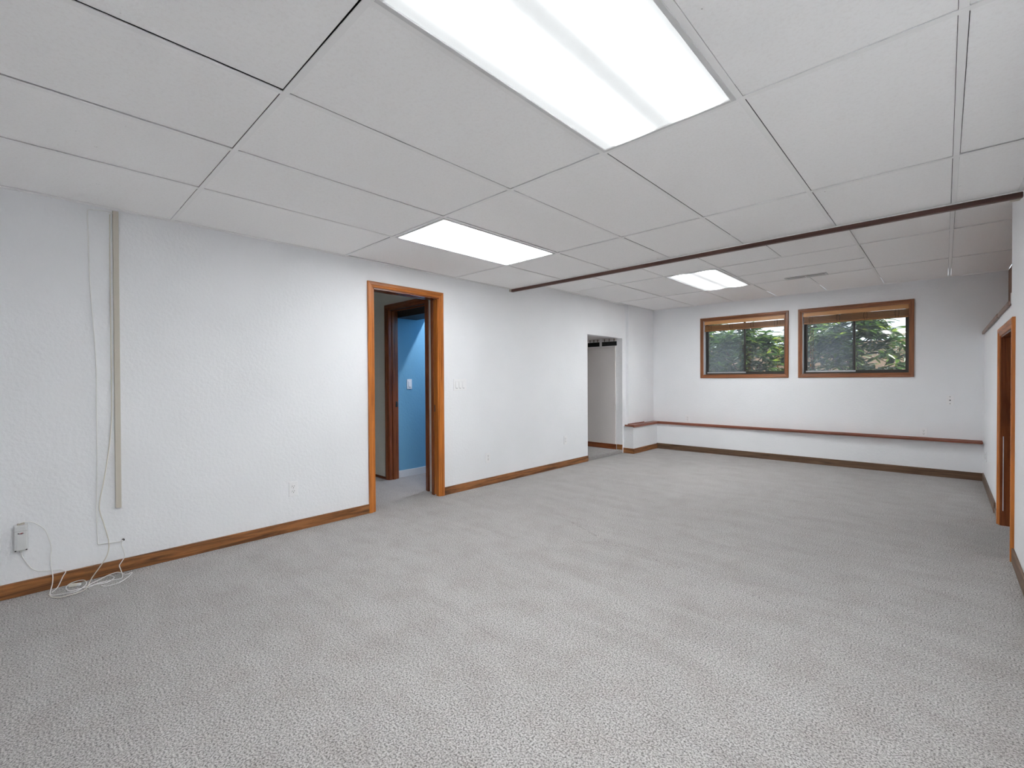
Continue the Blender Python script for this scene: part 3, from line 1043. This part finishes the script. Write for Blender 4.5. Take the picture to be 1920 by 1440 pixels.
def switch(pos, wall, n, label):
    t = empty('light_switch', pos, RZ[wall])
    tag(t, label, 'light switch')
    w = 0.036 + 0.0455 * (n - 1)
    local_box('cover_plate', (0, -w - 0.0 if n == 1 else -0.09, -0.0615), (0.006, w if n == 1 else 0.09, 0.0615), WHITE, t, 0.0022, 2)
    for k in range(n):
        y = (k - (n - 1) / 2) * 0.0465
        local_box('switch_frame', (0.0045, y - 0.0185, -0.0360), (0.0068, y + 0.0185, 0.0360), plain('switch_grey', (0.74, 0.74, 0.75), 0.4) if k == 0 else bpy.data.materials['switch_grey'], t, 0.0008, 1)
        p = local_box('rocker', (0.005, y - 0.0165, -0.0335), (0.0105, y + 0.0165, 0.0335), WHITE, t, 0.0018, 2)
        p.rotation_euler = (0, math.radians(-3.2), 0)
        local_box('indicator', (0.0066, y - 0.009, -0.0395), (0.0078, y + 0.009, -0.0368), SLOT, t)
    return t


switch((0, 1.279, 1.146), 'left', 3, 'white triple rocker light switch beside the wood cased doorway')
switch((BX, 1.372, 1.147), 'left', 1, 'single white light switch on the blue wall through the doorway')

# ------------------------------------------------------------------ cable cover, adapter, cords
rc = mesh_obj('cable_cover', [(0, -.015, -.926), (0, .015, -.926), (.017, .013, -.926), (.017, -.013, -.926),
                              (0, -.015, .926), (0, .015, .926), (.017, .013, .926), (.017, -.013, .926)],
              [[0, 1, 2, 3], [4, 5, 6, 7], [0, 1, 5, 4], [1, 2, 6, 5], [2, 3, 7, 6], [3, 0, 4, 7]], BEIGE, None, (0.0005, -1.510, 0.411 + .926))
rc.rotation_euler = (math.radians(-0.2), 0, 0)
tag(rc, 'beige vertical cable cover strip running down the long wall', 'cable cover')

ad = empty('adapter_box', (0, -1.932, 0.331))
tag(ad, 'light grey plastic adapter box on the wall above the baseboard', 'adapter')
GREYP = plain('light_grey_plastic', (0.66, 0.67, 0.67), 0.42)
GREYL = plain('grey_plastic_groove', (0.42, 0.42, 0.42), 0.6)
bm = bmesh.new()
vsb = bm_box(bm, (0, -0.028, -0.074), (0.034, 0.028, 0.074))
for v in vsb:
    if v.co.x > 0.02:
        v.co.y *= 0.90
        v.co.z *= 0.95
bmesh.ops.bevel(bm, geom=bm.edges[:], offset=0.005, segments=3, affect='EDGES', profile=0.5)
me = bpy.data.meshes.new('body')
bm.to_mesh(me)
bm.free()
me.materials.append(GREYP)
link(bpy.data.objects.new('body', me), ad)
# raised waisted front panel
ol = []
for k in range(9):
    s = k / 8
    ol.append((-0.0165 + 0.004 * (2 * s - 1) ** 2 * -1 + .002, -0.066 + 0.132 * s))
for k in range(9):
    s = 1 - k / 8
    ol.append((0.0165 + 0.004 * (2 * s - 1) ** 2 - .002, -0.066 + 0.132 * s))
pvs = [(0.0335, y, z) for y, z in ol] + [(0.0362, y * .97, z * .985) for y, z in ol]
n = len(ol)
mesh_obj('front_panel', pvs, [list(range(n)), list(range(2 * n - 1, n - 1, -1))] + [[i, (i + 1) % n, n + (i + 1) % n, n + i] for i in range(n)], GREYP, ad)
local_box('groove', (0.0338, -0.0245, 0.0395), (0.0366, 0.0245, 0.0412), GREYL, ad)
lg = mesh_obj('logo', [(0.0367, -0.0125, 0.0255), (0.0367, 0.004, 0.0225), (0.0367, 0.0145, 0.0265), (0.0367, 0.006, 0.0280), (0.0367, -0.003, 0.0270), (0.0367, -0.011, 0.0315)],
              [[0, 1, 4, 5], [1, 2, 3, 4]], INK, ad)
mesh_obj('logo_swoosh', [(0.0006, -0.009, 0.0275), (0.0006, 0.003, 0.0262), (0.0006, 0.0105, 0.0335), (0.0006, 0.001, 0.0290)], [[0, 1, 2, 3]], RED, lg, (0.0367, 0, 0))
for y in (-0.021, 0.021):
    local_box('screw', (0.029, y - .0035, -0.0715), (0.0345, y + .0035, -0.064), SLOT, ad, 0.001, 1)
local_box('mount_clip', (0.004, -0.014, 0.072), (0.026, 0.016, 0.080), BEIGE, ad, 0.002, 1)
local_box('cord_grip', (0.008, -0.006, -0.085), (0.020, 0.006, -0.072), GREYP, ad, 0.002, 1)

WX = 0.0055   # cords on the wall lie this far off it


def wp(u, v, x=WX):
    p = on(u, v, 0, x)
    if p.z < BH + 0.006 and x < BT + 0.004:
        p = on(u, v, 0, BT + 0.004)
    return p


def fp(u, v, z=0.005):
    p = on(u, v + 7.0, 2, z)
    p.x = max(p.x, BT + 0.006)
    return p


r_ = 0.0032
c1 = tube('wall_cable', [wp(213, 401, .010), wp(200, 396), wp(178, 394), wp(167, 393), wp(164, 399), wp(165, 440), wp(168, 520), wp(174, 600), wp(180, 680), wp(181, 760), wp(182, 860), wp(181, 960),
                         wp(183, 1008), wp(184, 1020), wp(190, 1020), wp(205, 1018), wp(222, 1016), wp(230, 1013)], r_, CORDW, None, 5)
tag(c1, 'thin white cable stapled up the wall from hole to ceiling', 'cable')
c2 = tube('hanging_cord', [wp(206, 402, .006), wp(206, 470, .006), wp(207, 560, .006), wp(208, 640, .006), wp(209, 720, .008), wp(209, 790, .014), wp(203, 850, .016), wp(194, 905, .014), wp(186, 950, .012), wp(194, 980, .014), wp(203, 1010, .018),
                           wp(204, 1028, .022), wp(199, 1045, .026), wp(185, 1066, .030), wp(172, 1084, .036), fp(162, 1096), fp(150, 1103), fp(130, 1109), fp(112, 1113), fp(97, 1112), fp(92, 1107)], 0.0028, CORDM, None, 6)
tag(c2, 'ivory cord hanging beside the cable cover down to the floor', 'cord')
c3 = tube('cord', [wp(34, 982, .018), wp(44, 979, .016), wp(56, 978, .012), wp(70, 983), wp(84, 993), wp(91, 1008), wp(96, 1026), wp(95, 1046, .01), wp(96, 1064, .02), wp(99, 1080, .03), wp(98, 1096, .035), fp(94, 1104),
                           fp(98, 1109), fp(120, 1106), fp(142, 1102), fp(156, 1094, .008), fp(162, 1087, .012), fp(158, 1081, .016), fp(146, 1081, .014), fp(132, 1087, .010), fp(124, 1095), fp(130, 1101), fp(146, 1098, .008), fp(170, 1091), fp(200, 1085), fp(214, 1076), fp(206, 1072)], 0.0026, CORDW, ad, 6)
c3['label'] = 'white cord looping from the top of the box to the floor'
c4 = tube('cord', [wp(40, 1034, .014), wp(42, 1044, .012), wp(52, 1058, .01), wp(63, 1068, .012), wp(78, 1071, .016), wp(98, 1070, .022), wp(116, 1069, .026), wp(123, 1072, .03), wp(118, 1081, .034), fp(108, 1094, .010), fp(97, 1104)], 0.0026, CORDW, ad, 6)
c4['label'] = 'white cord hanging from the bottom of the box'
c5 = tube('floor_cord', [wp(231, 1012), wp(228, 1020, .012), wp(231, 1030, .016), wp(234, 1042, .02), wp(229, 1052, .022), wp(224, 1060, .024), wp(226, 1067, .03), fp(230, 1072), fp(226, 1078), fp(208, 1081), fp(186, 1086), fp(164, 1095),
                         fp(168, 1089), fp(186, 1080), fp(204, 1071, .012), fp(222, 1066, .012), fp(236, 1070), fp(248, 1066), fp(240, 1075), fp(222, 1086), fp(200, 1092), fp(190, 1091)], 0.0026, CORDW, None, 6)
tag(c5, 'tangle of white cord on the carpet under the wall hole', 'cord')
pp = fp(138, 1093, 0.0)
pg = empty('cord_plug', (pp.x, pp.y, 0.0), math.radians(62))
tag(pg, 'small beige plug lying in the cord loop on the carpet', 'plug')
local_box('plug_body', (-0.022, -0.011, 0.001), (0.018, 0.011, 0.018), CORDM, pg, 0.004, 2)
local_box('plug_cap', (0.017, -0.008, 0.003), (0.034, 0.008, 0.016), CORDW, pg, 0.003, 2)
hp = wp(231, 1012, 0.0)
hl = disc('cable_hole', 0.0075, 0.0003, 0.0022, hp.y, hp.z, BLACK, None)
hl.location = (0, hp.y, hp.z)
tag(hl, 'small dark cable hole in the wall above the baseboard', 'hole')

# ------------------------------------------------------------------ outside the windows
GZ = 1.02
gm, nt, b_, _ = new_mat('bark_mulch')
v_ = coords(nt)
nt.links.new(ramp(nt, noise(nt, v_, 30, 5, 0.7), [(0.35, (0.025, 0.015, 0.010)), (0.65, (0.095, 0.058, 0.036))]), b_.inputs['Base Color'])
b_.inputs['Roughness'].default_value = 0.95
gd = box('ground', (-8, YB + 0.24, GZ - 0.4), (12, 20, GZ), gm)
tag(gd, 'bark mulch bed outside the windows', kind='structure')
bk = prism('backdrop_bank', [(7.9, GZ - .02), (8.9, GZ + 0.42), (9.4, GZ + 0.62), (9.5, GZ + 0.62), (9.5, GZ - .02)], 0, -8, 12, gm)  # bank added as a dark backdrop in place of bright sky
tag(bk, 'bank of bark mulch added as dark backdrop behind the shrubs', kind='structure')
ev = box('sun_block_eave', (-3, YB + 0.24, 2.95), (7, YB + 0.75, 3.05), plain('eave_paint', (0.5, 0.42, 0.33), 0.7))  # eave added out of view to keep sun from entering the windows
tag(ev, 'unseen eave added above the windows to hold back sun', kind='structure')
rfo = box('roof', (-3.0, YF - .2, 2.95), (7, YB + 0.24, 3.05), plain('roof_deck', (0.2, 0.18, 0.16), 0.8))
tag(rfo, 'floor deck above the basement', kind='structure')
# tan board fence beyond the shrubs
FN = wood('tan_fence', (0.30, 0.20, 0.12), (0.46, 0.33, 0.21), 2, 0.7, 20.0, False)
FNR = wood('cream_rail', (0.62, 0.50, 0.34), (0.80, 0.68, 0.50), 0, 0.6, 20.0, False)
fe = empty('garden_fence', (2.0, 9.6, GZ))
tag(fe, 'tan board fence with cream rail behind the shrubs', 'fence')
x = -4.2
k = 0
fsrc = None
while x < 4.2:
    if fsrc is None:
        fsrc = box('board', (x, 9.6, GZ), (x + .138, 9.622, GZ + 0.90), FN, fe)
    else:
        o = fsrc.copy()
        link(o, fe)
        o.location.x = x + .069 - fe.location.x
        o.location.z = fsrc.location.z + random.uniform(-.01, .01)
    x += 0.143
box('rail', (0.6, 9.54, GZ + 0.98), (4.4, 9.62, GZ + 1.08), FNR, fe)
for x in (-3.4, -1.6, 0.2, 2.0, 3.8):
    box('post', (x - .05, 9.62, GZ), (x + .05, 9.72, GZ + 1.09), FN, fe)

LEAVES = [leaf_mat('leaf_green', (0.040, 0.088, 0.028)), leaf_mat('leaf_light', (0.10, 0.16, 0.038)), leaf_mat('leaf_dark', (0.020, 0.050, 0.024))]
BARK = plain('twig_bark', (0.10, 0.065, 0.045), 0.85)


def leaf_mesh(mat, l, w):
    vs_, fs = [], []
    prof = [0.12, 0.72, 1.0, 0.80, 0.08]
    for i, p in enumerate(prof):
        t = i / 4
        droop = -0.22 * l * t * t
        vs_ += [(t * l, -w / 2 * p, droop + .10 * w), (t * l, 0, droop - .06 * w), (t * l, w / 2 * p, droop + .10 * w)]
    for i in range(4):
        a = i * 3
        fs += [[a, a + 1, a + 4, a + 3], [a + 1, a + 2, a + 5, a + 4]]
    me = bpy.data.meshes.new('leaf')
    me.from_pydata(vs_, [], fs)
    me.materials.append(mat)
    for p in me.polygons:
        p.use_smooth = True
    return me


LM = [leaf_mesh(LEAVES[i % 3], l, w) for i, (l, w) in enumerate(((.19, .052), (.16, .048), (.22, .056)))]


def shrub(x, y, rx, ry, h, tips, single, label):
    rnd = random.Random(int(x * 100) + 13)
    rx *= 1.2
    t = empty('shrub', (x, y, GZ))
    tag(t, label, 'shrub', 'leafy shrubs outside the windows')
    P = []
    for k in range(tips):
        a = rnd.uniform(0, 2 * math.pi)
        q = rnd.uniform(0.15, 1.0) ** 0.5
        zz = h * (0.10 + 0.90 * rnd.random() ** 0.75)
        if rnd.random() < 0.10:
            zz = h * rnd.uniform(1.0, 1.18)
        sh = math.sqrt(max(0.05, 1 - ((zz / h - 0.5) / 0.62) ** 2))
        P.append(Vector((math.cos(a) * rx * q * sh, math.sin(a) * ry * q * sh, zz)))
    P.sort(key=lambda p: p.y)                      # those towards the windows come first
    bmv, bmf, mats = [], [], []
    cnt = 0
    for p in P:
        m_ = rnd.randint(6, 8)
        a0 = rnd.uniform(0, 6.28)
        for k in range(m_):
            a = a0 + k * 2 * math.pi / m_ + rnd.uniform(-.25, .25)
            el = rnd.uniform(-0.5, 0.55)
            R = Matrix.Rotation(a, 4, 'Z') @ Matrix.Rotation(-el, 4, 'Y') @ Matrix.Rotation(rnd.uniform(-.6, .6), 4, 'X')
            R = Matrix.Translation(p) @ R @ Matrix.Scale(rnd.uniform(.75, 1.15), 4)
            me = LM[rnd.choice((0, 0, 1, 2, 2))]
            if cnt < single:
                o = bpy.data.objects.new('leaf', me)
                o.matrix_local = R
                link(o, t)
                o.matrix_local = R
            else:
                base = len(bmv)
                bmv += [R @ v.co for v in me.vertices]
                mi = LEAVES.index(me.materials[0])
                for pl in me.polygons:
                    bmf.append([base + i for i in pl.vertices])
                    mats.append(mi)
            cnt += 1
    if bmf:
        me = bpy.data.meshes.new('foliage')
        me.from_pydata([tuple(v) for v in bmv], [], bmf)
        for m_ in LEAVES:
            me.materials.append(m_)
        for pl, mi in zip(me.polygons, mats):
            pl.material_index = mi
            pl.use_smooth = True
        o = link(bpy.data.objects.new('foliage', me), t)
        o['kind'] = 'stuff'
    for k in range(5):
        e = P[rnd.randrange(len(P))]
        tube('stem', [(x + rnd.uniform(-.06, .06), y + rnd.uniform(-.06, .06), GZ - .02), (x + e.x * .35, y + e.y * .35, GZ + e.z * .45), (x + e.x * .9, y + e.y * .9, GZ + e.z * .95)], 0.012, BARK, t, 4, 5)
    return t


SHRUBS = [(-1.85, 8.3, .60, .40, 1.20, 'leafy shrub farthest towards the corner window'),
          (-0.85, 7.25, .60, .40, 1.00, 'leafy shrub filling the corner window pane'),
          (0.15, 8.3, .60, .40, 1.14, 'leafy shrub between the two window views'),
          (1.05, 7.25, .60, .40, 0.98, 'leafy shrub behind the closet side window mullion'),
          (2.00, 8.2, .60, .36, 1.08, 'broad leafy shrub at the closet side window'),
          (2.75, 7.10, .55, .40, 1.06, 'tall leafy shrub at the window edge nearest the closet wall')]
for (x, y, rx, ry, h, lab) in SHRUBS:
    shrub(x, y, rx, ry, h, 190, 250, lab)
